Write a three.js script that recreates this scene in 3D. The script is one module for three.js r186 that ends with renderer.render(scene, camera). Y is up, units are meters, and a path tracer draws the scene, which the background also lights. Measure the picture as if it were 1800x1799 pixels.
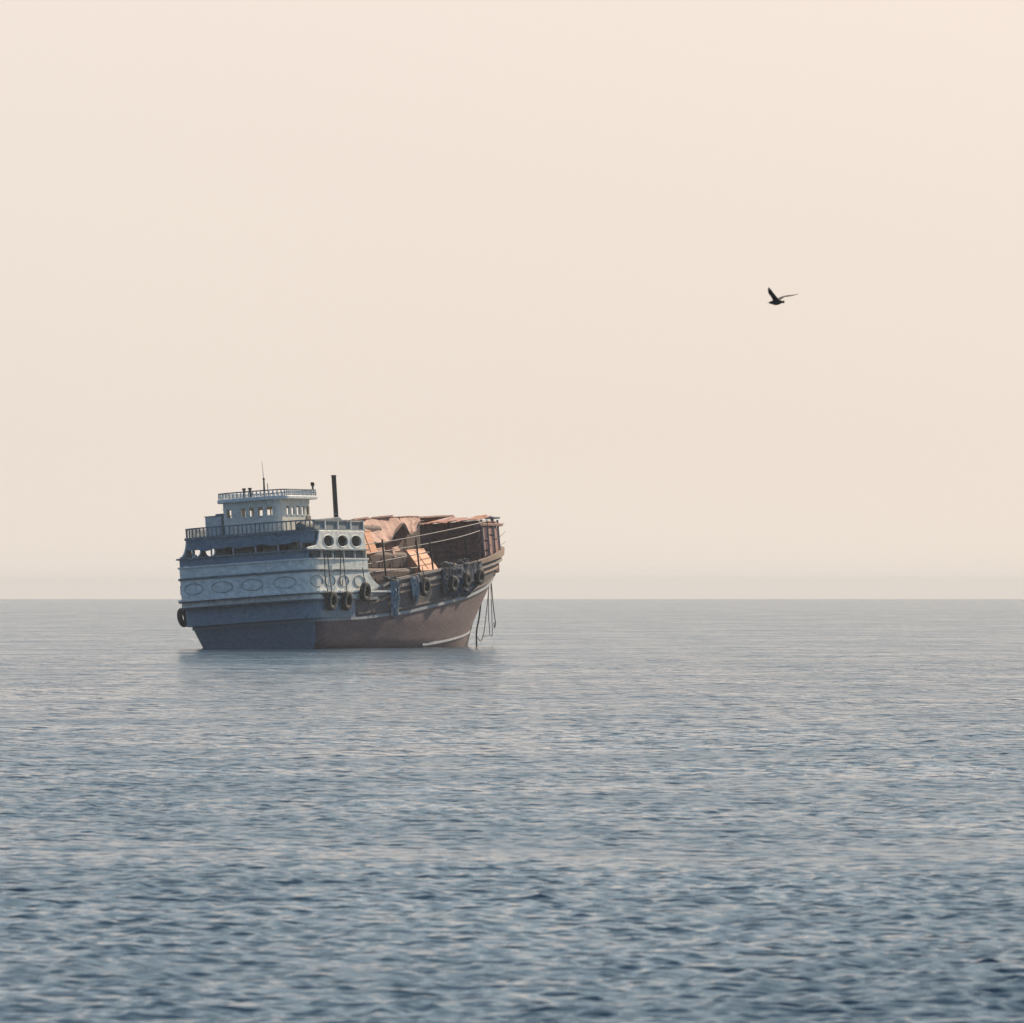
import * as THREE from 'three';
import { mergeGeometries } from 'three/addons/utils/BufferGeometryUtils.js';
import { RoundedBoxGeometry } from 'three/addons/geometries/RoundedBoxGeometry.js';
import { ImprovedNoise } from 'three/addons/math/ImprovedNoise.js';

// ---------------------------------------------------------------- camera, sky, sun, exposure
const R = Math.PI / 180;
const scene = new THREE.Scene();
const EYE = 4.0, LEVEL = 1036;                                   // standing on a low shore
const camera = new THREE.PerspectiveCamera(2 * Math.atan(899.5 / 15600) / R, 1024 / 1023, 1, 60000);
camera.position.set(0, EYE, 0);
camera.rotation.x = Math.atan((LEVEL - 899.5) / 15600);
camera.userData.fStop = 7; camera.focus = 600;
scene.add(camera);

const SUN_AZ = 34 * R, SUN_EL = 30 * R;             // azimuth from straight ahead towards the right
const sunDir = new THREE.Vector3(Math.sin(SUN_AZ) * Math.cos(SUN_EL), Math.sin(SUN_EL), -Math.cos(SUN_AZ) * Math.cos(SUN_EL));

function makeSky() {                                // hazy daylight: cream low down, blue-grey overhead, a broad aureole about the sun
  const K = .72, w = 512, h = 1024, data = new Float32Array(w * h * 4);
  const stops = [[0, .885, .775, .68], [.4, .868, .762, .67], [1, .852, .747, .656], [2.4, .87, .765, .675], [4.0, .90, .786, .70], [5.6, .715, .72, .725], [8, .59, .665, .715], [11, .505, .615, .70], [17, .435, .55, .65],
    [28, .285, .395, .51], [50, .155, .255, .39], [90, .11, .18, .29]];
  const d = new THREE.Vector3();
  for (let j = 0; j < h; j++) {
    const el = ((j + .5) / h - .5) * 180, below = el <= 0;   // one colour below the horizon, where only the sea is seen
    let k = 0; while (k < stops.length - 2 && el > stops[k + 1][0]) k++;
    const a = stops[k], b = stops[k + 1], t = THREE.MathUtils.clamp((el - a[0]) / (b[0] - a[0]), 0, 1);
    for (let i = 0; i < w; i++) {
      const az = ((i + .5) / w - .5) * 2 * Math.PI;
      d.set(Math.cos(az) * Math.cos(el * R), Math.sin(el * R), Math.sin(az) * Math.cos(el * R));
      const c = d.dot(sunDir), q = below ? .808 : Math.pow((1 + c) / 2, 1.4), f = K * (.29 + .71 * q) / .864, f2 = K * (.46 + .54 * q) / .896, f3 = K * (.74 + .26 * q) / .950, g = Math.pow(Math.max(0, c), 10) * .2 * Math.min(1, Math.max(0, (el + 2) / 16));
      const o = (j * w + i) * 4;
      data[o] = (a[1] + (b[1] - a[1]) * t) * f + g; data[o + 1] = (a[2] + (b[2] - a[2]) * t) * f2 + g * .92; data[o + 2] = (a[3] + (b[3] - a[3]) * t) * f3 + g * .78; data[o + 3] = 1;
    }
  }
  const t = new THREE.DataTexture(data, w, h, THREE.RGBAFormat, THREE.FloatType);
  t.mapping = THREE.EquirectangularReflectionMapping; t.magFilter = t.minFilter = THREE.LinearFilter; t.needsUpdate = true;
  return t;
}
scene.background = makeSky();
scene.environment = scene.background;

const sun = new THREE.DirectionalLight(new THREE.Color().setRGB(1, .80, .58), 5);
sun.position.copy(sunDir).multiplyScalar(300).add(new THREE.Vector3(-10, 0, -615));
sun.target.position.set(-10, 4, -615); sun.castShadow = true; sun.shadow.radius = 2;
sun.shadow.mapSize.set(4096, 4096);
Object.assign(sun.shadow.camera, { left: -40, right: 40, top: 40, bottom: -40, near: 50, far: 700 });
scene.add(sun, sun.target);
scene.fog = new THREE.FogExp2(new THREE.Color().setRGB(.93, .98, 1.0), .00009);

const renderer = new THREE.WebGLRenderer({ antialias: true });
renderer.toneMapping = THREE.LinearToneMapping;
renderer.toneMappingExposure = 1.39;
renderer.shadowMap.enabled = true;

// ---------------------------------------------------------------- helpers
let seed = 20240611;
const rnd = () => { seed = (seed + 0x6D2B79F5) | 0; let t = Math.imul(seed ^ (seed >>> 15), 1 | seed); t = (t + Math.imul(t ^ (t >>> 7), 61 | t)) ^ t; return ((t ^ (t >>> 14)) >>> 0) / 4294967296; };
const rr = (a, b) => a + (b - a) * rnd();
const perlin = new ImprovedNoise();
const fbm = (x, y, z, o = 4) => { let s = 0, a = .5, f = 1; for (let i = 0; i < o; i++) { s += a * perlin.noise(x * f, y * f, z * f + i * 7.3); a *= .5; f *= 2.03; } return s; };
const table = (t, x) => { if (x <= t[0][0]) return t[0][1]; for (let i = 1; i < t.length; i++) if (x <= t[i][0]) { const a = t[i - 1], b = t[i], k = (x - a[0]) / (b[0] - a[0]); return a[1] + (b[1] - a[1]) * k; } return t[t.length - 1][1]; };
const lerp = THREE.MathUtils.lerp, smooth = (a, b, x) => THREE.MathUtils.smoothstep(x, a, b);
const V = (x, y, z) => new THREE.Vector3(x, y, z);

function grainTexture(base, amount, sx, sy, streak, streakColor) {   // mottled paint or wood, colours are linear, tile 4 m
  const n = 256, d = new Uint8Array(n * n * 4), enc = v => Math.round(255 * Math.pow(THREE.MathUtils.clamp(v, 0, 1), 1 / 2.2));
  for (let j = 0; j < n; j++) for (let i = 0; i < n; i++) {
    const u = i / n * 2 * Math.PI, v = j / n * 2 * Math.PI;
    const q = fbm(Math.cos(u) * sx + 3.1, Math.sin(u) * sx + Math.cos(v) * sy, Math.sin(v) * sy + 9.7, 5);
    const s = streak ? smooth(.12, .45, fbm(Math.cos(u) * 5 + 31, Math.sin(u) * 5 + Math.cos(v) * .6, Math.sin(v) * .6 + 4, 4)) * streak : 0;
    const k = 1 + amount * 2 * q, o = (j * n + i) * 4;
    for (let c = 0; c < 3; c++) d[o + c] = enc(lerp(base[c] * k, (streakColor || base)[c], s));
    d[o + 3] = 255;
  }
  const t = new THREE.DataTexture(d, n, n); t.wrapS = t.wrapT = THREE.RepeatWrapping; t.repeat.set(.25, .25);
  t.magFilter = THREE.LinearFilter; t.minFilter = THREE.LinearMipmapLinearFilter; t.generateMipmaps = true; t.colorSpace = THREE.SRGBColorSpace; t.needsUpdate = true;
  return t;
}
const std = (c, rough = .7, metal = 0) => new THREE.MeshStandardMaterial({ color: new THREE.Color().setRGB(...c), roughness: rough, metalness: metal, side: THREE.DoubleSide });
const tex = (base, amount, sx, sy, rough = .75, streak = 0, sc) => new THREE.MeshStandardMaterial({ map: grainTexture(base, amount, sx, sy, streak, sc), roughness: rough, side: THREE.DoubleSide });
const M = {
  white: tex([.66, .69, .66], .3, 1.6, 2.4, .6, .4, [.36, .31, .26]),
  whiteTrim: tex([.68, .70, .68], .3, 3, 3, .6, .3, [.40, .34, .28]),
  cream: tex([.68, .66, .58], .22, 2, 3, .6, .25, [.40, .34, .27]),
  greyTrim: tex([.17, .215, .24], .5, 3, 3),
  oval: tex([.32, .35, .36], .4, 3, 3),
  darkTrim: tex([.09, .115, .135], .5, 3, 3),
  red: tex([.118, .076, .090], .4, 1.6, 4, .7, .5, [.085, .062, .07]),
  transom: tex([.175, .245, .315], .25, 2.5, 4, .7, .3, [.06, .06, .06]),  // blue of the haze and stern shade is mixed into this colour
  topside: tex([.09, .08, .09], .4, 3, 5, .8, .35, [.12, .11, .11]),
  stripe: tex([.24, .28, .33], .4, 4, 4, .7, .5, [.13, .12, .13]),
  wood: tex([.24, .17, .13], .5, 5, 3, .8),
  greyWood: tex([.22, .20, .195], .5, 5, 4, .85),
  deck: tex([.12, .09, .07], .5, 5, 3, .85),
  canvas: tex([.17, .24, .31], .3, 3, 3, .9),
  interior: tex([.40, .42, .42], .5, 3, 3, .85),
  steel: std([.025, .022, .024], .55, .2),
  pole: tex([.17, .16, .165], .4, 4, 2, .7),
  rubber: std([.018, .022, .028], .8),
  rope: std([.16, .145, .13], .9), darkRope: std([.055, .05, .05], .9),
  net: tex([.009, .030, .072], .7, 6, 6, .95), greyNet: tex([.10, .115, .13], .7, 6, 6, .95),
  plyBright: tex([.70, .31, .165], .25, 1.5, 5, .75, .25, [.48, .22, .13]),
  ply: tex([.46, .27, .20], .35, 1.5, 5, .8, .3, [.32, .17, .12]),
  plyDull: tex([.39, .205, .16], .35, 1.5, 5, .8, .3, [.20, .13, .10]),
  bowTarp: tex([.20, .105, .088], .6, 3, 3, .85),
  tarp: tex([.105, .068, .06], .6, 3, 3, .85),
  pink: tex([.60, .32, .25], .35, 2, 4, .8),
  bird: std([.035, .03, .028], .8), birdPale: std([.10, .09, .085], .7),
  glass: new THREE.MeshPhysicalMaterial({ color: 0xffffff, transmission: 1, thickness: 0, roughness: .06, ior: 1.5, side: THREE.DoubleSide }),
};
function uvm(g) {                                    // uv in metres from the position
  g = g.index ? g : g; const p = g.attributes.position, uv = new Float32Array(p.count * 2);
  for (let i = 0; i < p.count; i++) { uv[2 * i] = p.getX(i) * .93 + p.getZ(i) * .81; uv[2 * i + 1] = p.getY(i) + p.getZ(i) * .13; }
  g.setAttribute('uv', new THREE.BufferAttribute(uv, 2)); return g;
}
const flat = g => (g.index ? g.toNonIndexed() : g);
const join = list => list.length === 1 ? list[0] : mergeGeometries(list.map(g => { g = flat(g); for (const k of Object.keys(g.attributes)) if (!['position', 'normal', 'uv'].includes(k)) g.deleteAttribute(k); if (!g.attributes.uv) uvm(g); return g; }));
const taken = new Map();
function numbered(n) { const k = taken.get(n) ?? 0; taken.set(n, k + 1); return k ? `${n}_${String(k).padStart(3, '0')}` : n; }
function part(name, geo, m, parent) { const o = new THREE.Mesh(uvm(Array.isArray(geo) ? join(geo) : geo), m); o.name = name; o.castShadow = o.receiveShadow = true; parent.add(o); return o; }
const box = (x0, x1, y0, y1, z0, z1) => new THREE.BoxGeometry(x1 - x0, y1 - y0, z1 - z0).translate((x0 + x1) / 2, (y0 + y1) / 2, (z0 + z1) / 2);
const rbox = (x0, x1, y0, y1, z0, z1, r = .04) => new RoundedBoxGeometry(x1 - x0, y1 - y0, z1 - z0, 2, r).translate((x0 + x1) / 2, (y0 + y1) / 2, (z0 + z1) / 2);
function bar(a, b, r, r2 = r, seg = 8) {
  const d = V(0, 0, 0).subVectors(b, a), g = new THREE.CylinderGeometry(r2, r, d.length(), seg);
  g.applyQuaternion(new THREE.Quaternion().setFromUnitVectors(V(0, 1, 0), d.clone().normalize()));
  return g.translate((a.x + b.x) / 2, (a.y + b.y) / 2, (a.z + b.z) / 2);
}
const tube = (pts, r, n = 40, seg = 6) => new THREE.TubeGeometry(new THREE.CatmullRomCurve3(pts), n, r, seg);
// a solid band along a path of {x, z, nx, nz}; yb / yt by point; from offset `out` inwards by `thick`; lean moves the top outwards
function band(pts, yb, yt, out = 0, thick = .1, lean = 0) {
  const P = [[], [], [], []];
  pts.forEach((p, i) => {
    const b = typeof yb === 'function' ? yb(p, i) : yb, t = typeof yt === 'function' ? yt(p, i) : yt;
    const at = (o, y) => [p.x + p.nx * o, y, p.z + p.nz * o];
    P[0].push(at(out, b)); P[1].push(at(out + lean, t)); P[2].push(at(out + lean - thick, t)); P[3].push(at(out - thick, b));
  });
  const gs = [];
  for (let k = 0; k < 4; k++) {
    const a = P[k], b = P[(k + 1) % 4], pos = [], idx = [];
    for (let i = 0; i < pts.length; i++) { pos.push(...a[i], ...b[i]); if (i) { const o = 2 * (i - 1); idx.push(o, o + 2, o + 1, o + 1, o + 2, o + 3); } }
    const g = new THREE.BufferGeometry(); g.setAttribute('position', new THREE.Float32BufferAttribute(pos, 3)); g.setIndex(idx); g.computeVertexNormals(); gs.push(uvm(g));
  }
  for (const i of [0, pts.length - 1]) {
    const g = new THREE.BufferGeometry(); g.setAttribute('position', new THREE.Float32BufferAttribute([P[0][i], P[1][i], P[2][i], P[3][i]].flat(), 3)); g.setIndex([0, 1, 2, 0, 2, 3]); g.computeVertexNormals(); gs.push(uvm(g));
  }
  return join(gs);
}
function withNormals(pts) {                          // outward = left of the direction of travel is turned out by the caller's winding (starboard bow -> stern -> port bow)
  return pts.map((p, i) => { const a = pts[Math.max(0, i - 1)], b = pts[Math.min(pts.length - 1, i + 1)]; const dx = b[0] - a[0], dz = b[1] - a[1], l = Math.hypot(dx, dz) || 1; return { x: p[0], z: p[1], nx: dz / l, nz: -dx / l }; });
}
// plan of a stern: straight sides from xf back to xc, then a tight superellipse reaching back to xc - A
function sternPlan(xf, xc, A, w, n = 5, wf = w) {
  const p = [];
  for (let i = 0; i < 14; i++) { const k = i / 14; p.push([lerp(xf, xc, k), lerp(wf, w, k)]); }
  for (let i = 0; i <= 72; i++) { const a = Math.PI * i / 72, c = Math.cos(a), s = Math.sin(a); p.push([xc - A * Math.pow(Math.abs(s), 2 / n) - .35 * Math.abs(s) * s, w * Math.sign(c) * Math.pow(Math.abs(c), 2 / n)]); }
  for (let i = 1; i <= 14; i++) { const k = i / 14; p.push([lerp(xc, xf, k), -lerp(w, wf, k)]); }
  const q = [p[0]]; for (const a of p) { const b = q[q.length - 1]; if (Math.hypot(a[0] - b[0], a[1] - b[1]) > .02) q.push(a); }
  const r = withNormals(q);
  if (r[1].nz < 0) r.forEach(o => { o.nx = -o.nx; o.nz = -o.nz; });
  return r;
}
const pathLength = pts => { let l = 0; pts.forEach((p, i) => { if (i) l += Math.hypot(p.x - pts[i - 1].x, p.z - pts[i - 1].z); p.s = l; }); return l; };
function onPath(pts, s) { let i = 1; while (i < pts.length - 1 && pts[i].s < s) i++; const a = pts[i - 1], b = pts[i], k = THREE.MathUtils.clamp((s - a.s) / (b.s - a.s), 0, 1); return { x: lerp(a.x, b.x, k), z: lerp(a.z, b.z, k), nx: lerp(a.nx, b.nx, k), nz: lerp(a.nz, b.nz, k), s }; }
function resample(pts, step) { const l = pathLength(pts), n = Math.ceil(l / step), r = []; for (let i = 0; i <= n; i++) r.push(onPath(pts, l * i / n)); return r; }

// ---------------------------------------------------------------- the sea
{
  const comps = [];
  const wave = (lam, steep, dir, spread) => { const k = 2 * Math.PI / lam, th = dir + (rnd() + rnd() + rnd() - 1.5) / 1.5 * spread; comps.push({ kx: k * Math.sin(th), kz: k * Math.cos(th), a: steep / k, lam, ph: rnd() * 2 * Math.PI, th }); };
  const W0 = .28;                                    // the wind blows roughly towards the shore
  for (let i = 0; i < 10; i++) wave(4.5 * Math.pow(2.4, rnd()), .004, W0, .6);
  for (let i = 0; i < 22; i++) wave(1.5 * Math.pow(3.0, rnd()), .0065, W0, 1.5);
  for (let i = 0; i < 48; i++) wave(.26 * Math.pow(2.9, rnd()), .026, W0, 2.6);
  for (let i = 0; i < 18; i++) wave(.85 * Math.pow(2.7, rnd()), .0105, W0, 2.4);
  for (let i = 0; i < 30; i++) wave(.15 * Math.pow(2.2, rnd()), .027, W0, 3.3);
  // gusts and slicks: where the surface is livelier or calmer
  const gust = (x, z) => {
    const d = -z;
    let g = 1 + .55 * fbm(x * .05 + 4, z * .017, 2.2, 3) + .5 * fbm(x * .22, z * .06 + 8, 5.5, 2);
    const slick = Math.exp(-Math.pow((d - 134 - .6 * fbm(x * .3, 1, 1, 2) * 12) / 6.5, 2)) * (.42 + .26 * smooth(-6, 6, x) + .6 * fbm(x * .35, z * .12, 3, 2));
    g *= 1 - THREE.MathUtils.clamp(slick, 0, .8);
    return g * lerp(1, .72, smooth(450, 540, d));
  };
  const rows = [], far = 9000;
  rows.push(400, 100, 20, -10, -30, -44);                 // behind and under the camera
  let z = -52; while (z > -1800) { rows.push(z); z -= .00094 * -z; }
  while (z > -far) { rows.push(z); z *= 1.03; } rows.push(-far);
  const HALF = 160, cols = [];
  for (const k of [-8, -7, -6, -5, -4, -3, -2]) cols.push(k);
  for (let i = -HALF; i <= HALF; i++) cols.push(i / HALF);
  for (const k of [2, 3, 4, 5, 6, 7, 8]) cols.push(k);
  const nc = cols.length, nr = rows.length, pos = new Float32Array(nr * nc * 3), nor = new Float32Array(nr * nc * 3), uv = new Float32Array(nr * nc * 2);
  let o = 0;
  for (let j = 0; j < nr; j++) {
    const zz = rows[j], dd = Math.max(52, -zz), rs = j + 1 < nr ? Math.abs(rows[j + 1] - zz) : 1000;
    for (let i = 0; i < nc; i++, o++) {
      const wide = .061 * dd + 5, c = cols[i], out = Math.abs(c) > 1.01;                     // fine columns, then coarse ones out to 9 km
      const x = out ? Math.sign(c) * lerp(wide, 9000, Math.pow((Math.abs(c) - 1) / 7, 3)) : c * wide;
      let hx = 0, hy = 0, hz = 0, sx = 0, sz = 0;
      if (!out && dd < 2600 && zz < -50) {
        const cell = Math.max(rs, wide / HALF), g = gust(x, zz) * (1 - smooth(1500, 1800, dd));
        for (const w of comps) {
          const f = smooth(2.0, 3.0, w.lam / cell); if (f === 0) continue;
          const p = w.kx * x + w.kz * zz + w.ph, s = Math.sin(p), k = Math.cos(p), A = w.a * f * (w.lam > 4 ? 1 : g);
          hy += A * s; const l = Math.hypot(w.kx, w.kz); sx += A * w.kx * k; sz += A * w.kz * k;
          hx += 1.0 * A * k * w.kx / l; hz += 1.0 * A * k * w.kz / l;
        }
        const e = 1 - smooth(.95, 1, Math.abs(c)); hx *= e; hy *= e; hz *= e; sx *= e; sz *= e;
      }
      pos[3 * o] = x + hx; pos[3 * o + 1] = hy - (x * x + zz * zz) / 12.74e6;   // the earth's curve sets the horizon 7 km off
       pos[3 * o + 2] = zz + hz;
      const l = Math.hypot(sx, 1, sz); nor[3 * o] = -sx / l; nor[3 * o + 1] = 1 / l; nor[3 * o + 2] = -sz / l;
      uv[2 * o] = x; uv[2 * o + 1] = -zz;
    }
  }
  const idx = new Uint32Array((nr - 1) * (nc - 1) * 6); let q = 0;
  for (let j = 0; j < nr - 1; j++) for (let i = 0; i < nc - 1; i++) { const a = j * nc + i; idx[q++] = a; idx[q++] = a + 1; idx[q++] = a + nc; idx[q++] = a + 1; idx[q++] = a + nc + 1; idx[q++] = a + nc; }
  const g = new THREE.BufferGeometry();
  g.setAttribute('position', new THREE.BufferAttribute(pos, 3)); g.setAttribute('normal', new THREE.BufferAttribute(nor, 3)); g.setAttribute('uv', new THREE.BufferAttribute(uv, 2)); g.setIndex(new THREE.BufferAttribute(idx, 1));
  // fine ripples as a normal map: a 16 m tile of periodic waves
  const n = 1024, T = 16, S = .45, nd = new Uint8Array(n * n * 4), sx = new Float32Array(n * n), sy = new Float32Array(n * n);
  for (let m = 0; m < 46; m++) {
    const lam = .16 * Math.pow(9, rnd()), th = W0 + (rnd() + rnd() - 1) * 1.5, fx = Math.round(T / lam * Math.sin(th)), fy = Math.round(T / lam * Math.cos(th)), l = Math.hypot(fx, fy) || 1, a = .016, ph = rnd() * 6.283;
    const c1 = 2 * Math.PI * fx / n, c2 = 2 * Math.PI * fy / n;
    for (let j = 0; j < n; j++) for (let i = 0; i < n; i++) { const k = a * Math.cos(c1 * i + c2 * j + ph); sx[j * n + i] += k * fx / l; sy[j * n + i] += k * fy / l; }
  }
  for (let i = 0; i < n * n; i++) { const a = sx[i] / S, b = sy[i] / S, l = Math.hypot(a, b, 1); nd[4 * i] = 127.5 - 127.5 * a / l; nd[4 * i + 1] = 127.5 - 127.5 * b / l; nd[4 * i + 2] = 127.5 + 127.5 / l; nd[4 * i + 3] = 255; }
  const nt = new THREE.DataTexture(nd, n, n); nt.wrapS = nt.wrapT = THREE.RepeatWrapping; nt.repeat.set(1 / T, 1 / T); nt.magFilter = THREE.LinearFilter; nt.minFilter = THREE.LinearMipmapLinearFilter; nt.generateMipmaps = true; nt.needsUpdate = true;
  const rd = new Uint8Array(256 * 256 * 4); for (let j = 0; j < 256; j++) for (let i = 0; i < 256; i++) { const u = i / 256 * 2 * Math.PI, v = j / 256 * 2 * Math.PI, q = fbm(Math.cos(u) * 1.2 + 5, Math.sin(u) * 1.2 + Math.cos(v) * 2.6, Math.sin(v) * 2.6, 5), r = 255 * THREE.MathUtils.clamp(.42 + .9 * q, .1, 1), o = (j * 256 + i) * 4; rd[o] = rd[o + 1] = rd[o + 2] = r; rd[o + 3] = 255; }
  const rt = new THREE.DataTexture(rd, 256, 256); rt.wrapS = rt.wrapT = THREE.RepeatWrapping; rt.repeat.set(1 / 60, 1 / 190); rt.magFilter = THREE.LinearFilter; rt.minFilter = THREE.LinearMipmapLinearFilter; rt.generateMipmaps = true; rt.needsUpdate = true;
  // ripples too short for the mesh at each distance are carried by the normal map, so its strength grows outwards band by band
  const mats = [], bands = [0, 90, 120, 160, 210, 270, 340, 430, 540, 680, 860, 1e9];
  for (let b = 0, j0 = 0; b + 1 < bands.length; b++) {
    let j1 = j0; while (j1 < nr - 1 && -rows[j1] < bands[b + 1]) j1++;
    const k = S * lerp(1.5, 3.0, Math.min(1, b / 6)) * (b > 7 ? .88 : 1);
    g.addGroup(j0 * (nc - 1) * 6, (j1 - j0) * (nc - 1) * 6, b); j0 = j1;
    mats.push(new THREE.MeshPhysicalMaterial({ color: new THREE.Color().setRGB(.033, .072, .108), roughness: .24, roughnessMap: rt, ior: 1.333, normalMap: nt, normalScale: new THREE.Vector2(k, k) }));
  }
  const sea = new THREE.Mesh(g, mats); sea.name = 'sea'; sea.userData = { kind: 'structure', label: 'grey blue rippled sea reaching to the hazy horizon', category: 'sea' };
  sea.receiveShadow = true; scene.add(sea);
}

// ---------------------------------------------------------------- the dhow; ship frame: x forward, y up, z starboard, origin at the transom's waterline
const shipPose = new THREE.Group();
shipPose.position.set((458 - 900) / 15600 * 600, 0, -600);
shipPose.rotation.set(-3.8 * R, 65 * R, 0, 'YXZ'); shipPose.updateMatrix();
function thing(name, label, category, at = null, group = null) {   // a thing in the ship's frame
  const o = new THREE.Group(); o.name = numbered(name); o.userData = { label, category }; if (group) o.userData.group = group;
  if (at) { o.position.set(at[0], at[1], at[2]); if (at[3]) o.rotation.set(at[3][0], at[3][1], at[3][2], 'YZX'); }
  o.updateMatrix(); o.matrix.premultiply(shipPose.matrix); o.matrix.decompose(o.position, o.quaternion, o.scale); scene.add(o); return o;
}
const dhow = thing('cargo_dhow', 'large wooden cargo dhow with white stern decks and red brown hull', 'ship');

const xTransom = y => -.45 * y;
const STEM = [[-1.6, 31.0], [-.1, 32.3], [1.1, 33.1], [2.46, 34.2], [3.9, 35.4], [5.2, 36.3], [6.2, 37.0], [7.2, 37.5]];
const SHEER = [[-3, 3.55], [6.5, 3.55], [8.5, 3.85], [10, 4.2], [15.8, 4.75], [19, 5.05], [24, 5.4], [30, 6.0], [34.5, 6.45], [37.4, 6.8]];
const stemX = y => table(STEM, y), sheerAt = x => table(SHEER, x);
function halfBreadth(s, y) {
  const B = table([[-1.6, 3.4], [0, 4.72], [1.5, 5.1], [3.5, 5.32], [7, 5.42]], y), g0 = table([[-1.6, .8], [0, .955], [1.6, .97], [3.5, .985]], y);
  const round = s < .03 ? 1 - .075 * Math.pow(1 - s / .03, 2.2) : 1;   // the quarter is rounded into the transom
  if (s < .35) return B * round * lerp(g0, 1, Math.sin(Math.PI / 2 * s / .35));
  const q = (s - .35) / .65, k = THREE.MathUtils.clamp((y + .5) / 6.5, 0, 1);
  return B * Math.pow(Math.max(0, 1 - Math.pow(q, lerp(1.9, 2.7, k))), lerp(1.0, .62, k));
}
const hullAt = (s, y) => { const a = xTransom(y); return V(a + s * (stemX(y) - a), y, halfBreadth(s, y)); };
const sOfX = (x, y) => (x - xTransom(y)) / (stemX(y) - xTransom(y));
const sideAt = (x, y) => hullAt(THREE.MathUtils.clamp(sOfX(x, y), 0, 1), y);
function hullPath(yOf, s0, s1, n) {                  // along the starboard side from s0 to s1, y from the x there
  const p = [];
  for (let i = 0; i <= n; i++) { const s = lerp(s0, s1, i / n); let y = yOf(10), x; for (let k = 0; k < 4; k++) { x = hullAt(s, y).x; y = yOf(x); } const h = hullAt(s, y); p.push({ x: h.x, z: h.z, y }); }
  p.forEach((a, i) => { const b = p[Math.max(0, i - 1)], c = p[Math.min(n, i + 1)], dx = c.x - b.x, dz = c.z - b.z, l = Math.hypot(dx, dz) || 1; a.nx = -dz / l; a.nz = dx / l; });
  return p;
}
const mirror = g => { const m = flat(g.clone()).applyMatrix4(new THREE.Matrix4().makeScale(1, 1, -1)); const p = m.attributes; for (const k of Object.keys(p)) { const a = p[k], n = a.itemSize; for (let i = 0; i < a.count; i += 3) for (let c = 0; c < n; c++) { const t = a.array[(i + 1) * n + c]; a.array[(i + 1) * n + c] = a.array[(i + 2) * n + c]; a.array[(i + 2) * n + c] = t; } } return m; };
{
  // hull sides, split at the pale stripe into a red bottom and a dark brown topside
  const STRIPE = [[-2, 1.58], [0, 1.62], [5.5, 1.72], [12, 2.06], [18.5, 2.68], [24, 3.2], [29, 3.85], [32.5, 4.45], [35.5, 5.0]];
  const stripeAt = x => table(STRIPE, x);
  const surf = (yLow, yHigh, ns, nv) => {
    const pos = [], idx = [];
    for (let i = 0; i <= ns; i++) {
      const s = Math.pow(i / ns, 1.35), solve = f => { let y = f(s * 36); for (let k = 0; k < 5; k++) y = f(hullAt(s, y).x); return y; }, a = solve(yLow), b = solve(yHigh);
      for (let j = 0; j <= nv; j++) { const h = hullAt(s, lerp(a, b, j / nv)); pos.push(h.x, h.y, h.z); if (i && j) { const o = i * (nv + 1) + j; idx.push(o, o - 1, o - nv - 1, o - 1, o - nv - 2, o - nv - 1); } }
    }
    const g = new THREE.BufferGeometry(); g.setAttribute('position', new THREE.Float32BufferAttribute(pos, 3)); g.setIndex(idx); g.computeVertexNormals(); return uvm(g);
  };
  const low = surf(() => -1.6, stripeAt, 90, 14); part('hull', [low, mirror(low)], M.red, dhow).userData.label = 'dull red lower hull planking';
  const high = surf(stripeAt, sheerAt, 90, 12); part('topside', [high, mirror(high)], M.topside, dhow).userData.label = 'dark brown upper hull planking';
  { // raked transom
    const pos = [], idx = [], ny = 14, nz = 20;
    for (let j = 0; j <= ny; j++) for (let i = 0; i <= nz; i++) { const y = lerp(-1.6, 3.5, j / ny), k = i / nz * 2 - 1, w = halfBreadth(0, y); pos.push(xTransom(y) - .25 * (1 - k * k), y, k * w); if (i && j) { const o = j * (nz + 1) + i; idx.push(o, o - nz - 1, o - 1, o - 1, o - nz - 1, o - nz - 2); } }
    const g = new THREE.BufferGeometry(); g.setAttribute('position', new THREE.Float32BufferAttribute(pos, 3)); g.setIndex(idx); g.computeVertexNormals(); part('transom', g, M.transom, dhow).userData.label = 'raked stern board in dark blue grey with haze and shade painted in';
    const w = halfBreadth(0, 1.6), pts = []; for (let i = 0; i <= 20; i++) { const k = 1 - i / 10; pts.push({ x: xTransom(1.6) - .25 * (1 - k * k), z: k * w, nx: -1, nz: 0 }); }
    part('transom_stripe', band(pts, 1.52, 1.70, .05, .10), std([.30, .37, .44], .8), dhow);
  }
  const s1 = hullPath(stripeAt, 0, .985, 90), st = band(s1, p => p.y - .10, p => p.y + .10, .07, .12); part('hull_stripe', [st, mirror(st)], M.stripe, dhow);
  const rub = hullPath(x => stripeAt(x) + .34, .16, .93, 80), rb = band(rub, p => p.y - .06, p => p.y + .06, .10, .14); part('rubbing_strake', [rb, mirror(rb)], M.topside, dhow);
  // white boot stripe climbing towards the stem
  const bootY = x => table([[17, -.1], [22, .22], [27, .58], [31, .95], [33.1, 1.2]], x);
  const bt = hullPath(bootY, .5, .995, 60), b1 = band(bt, p => p.y - .09, p => p.y + .13, .03, .06); part('boot_stripe', [b1, mirror(b1)], M.stripe, dhow);
  // wales and cap rail from the break of the poop to the stem
  const cap = hullPath(sheerAt, sOfX(8.3, 3.8), 1, 90), cg = band(cap, p => p.y - .02, p => p.y + .14, .16, .42); part('cap_rail', [cg, mirror(cg)], M.greyWood, dhow);
  const w1 = hullPath(x => sheerAt(x) - .42, sOfX(6.2, 3.2), 1, 90), g1 = band(w1, p => p.y - .10, p => p.y + .10, .12, .18); part('wale', [g1, mirror(g1)], M.greyWood, dhow);
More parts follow.
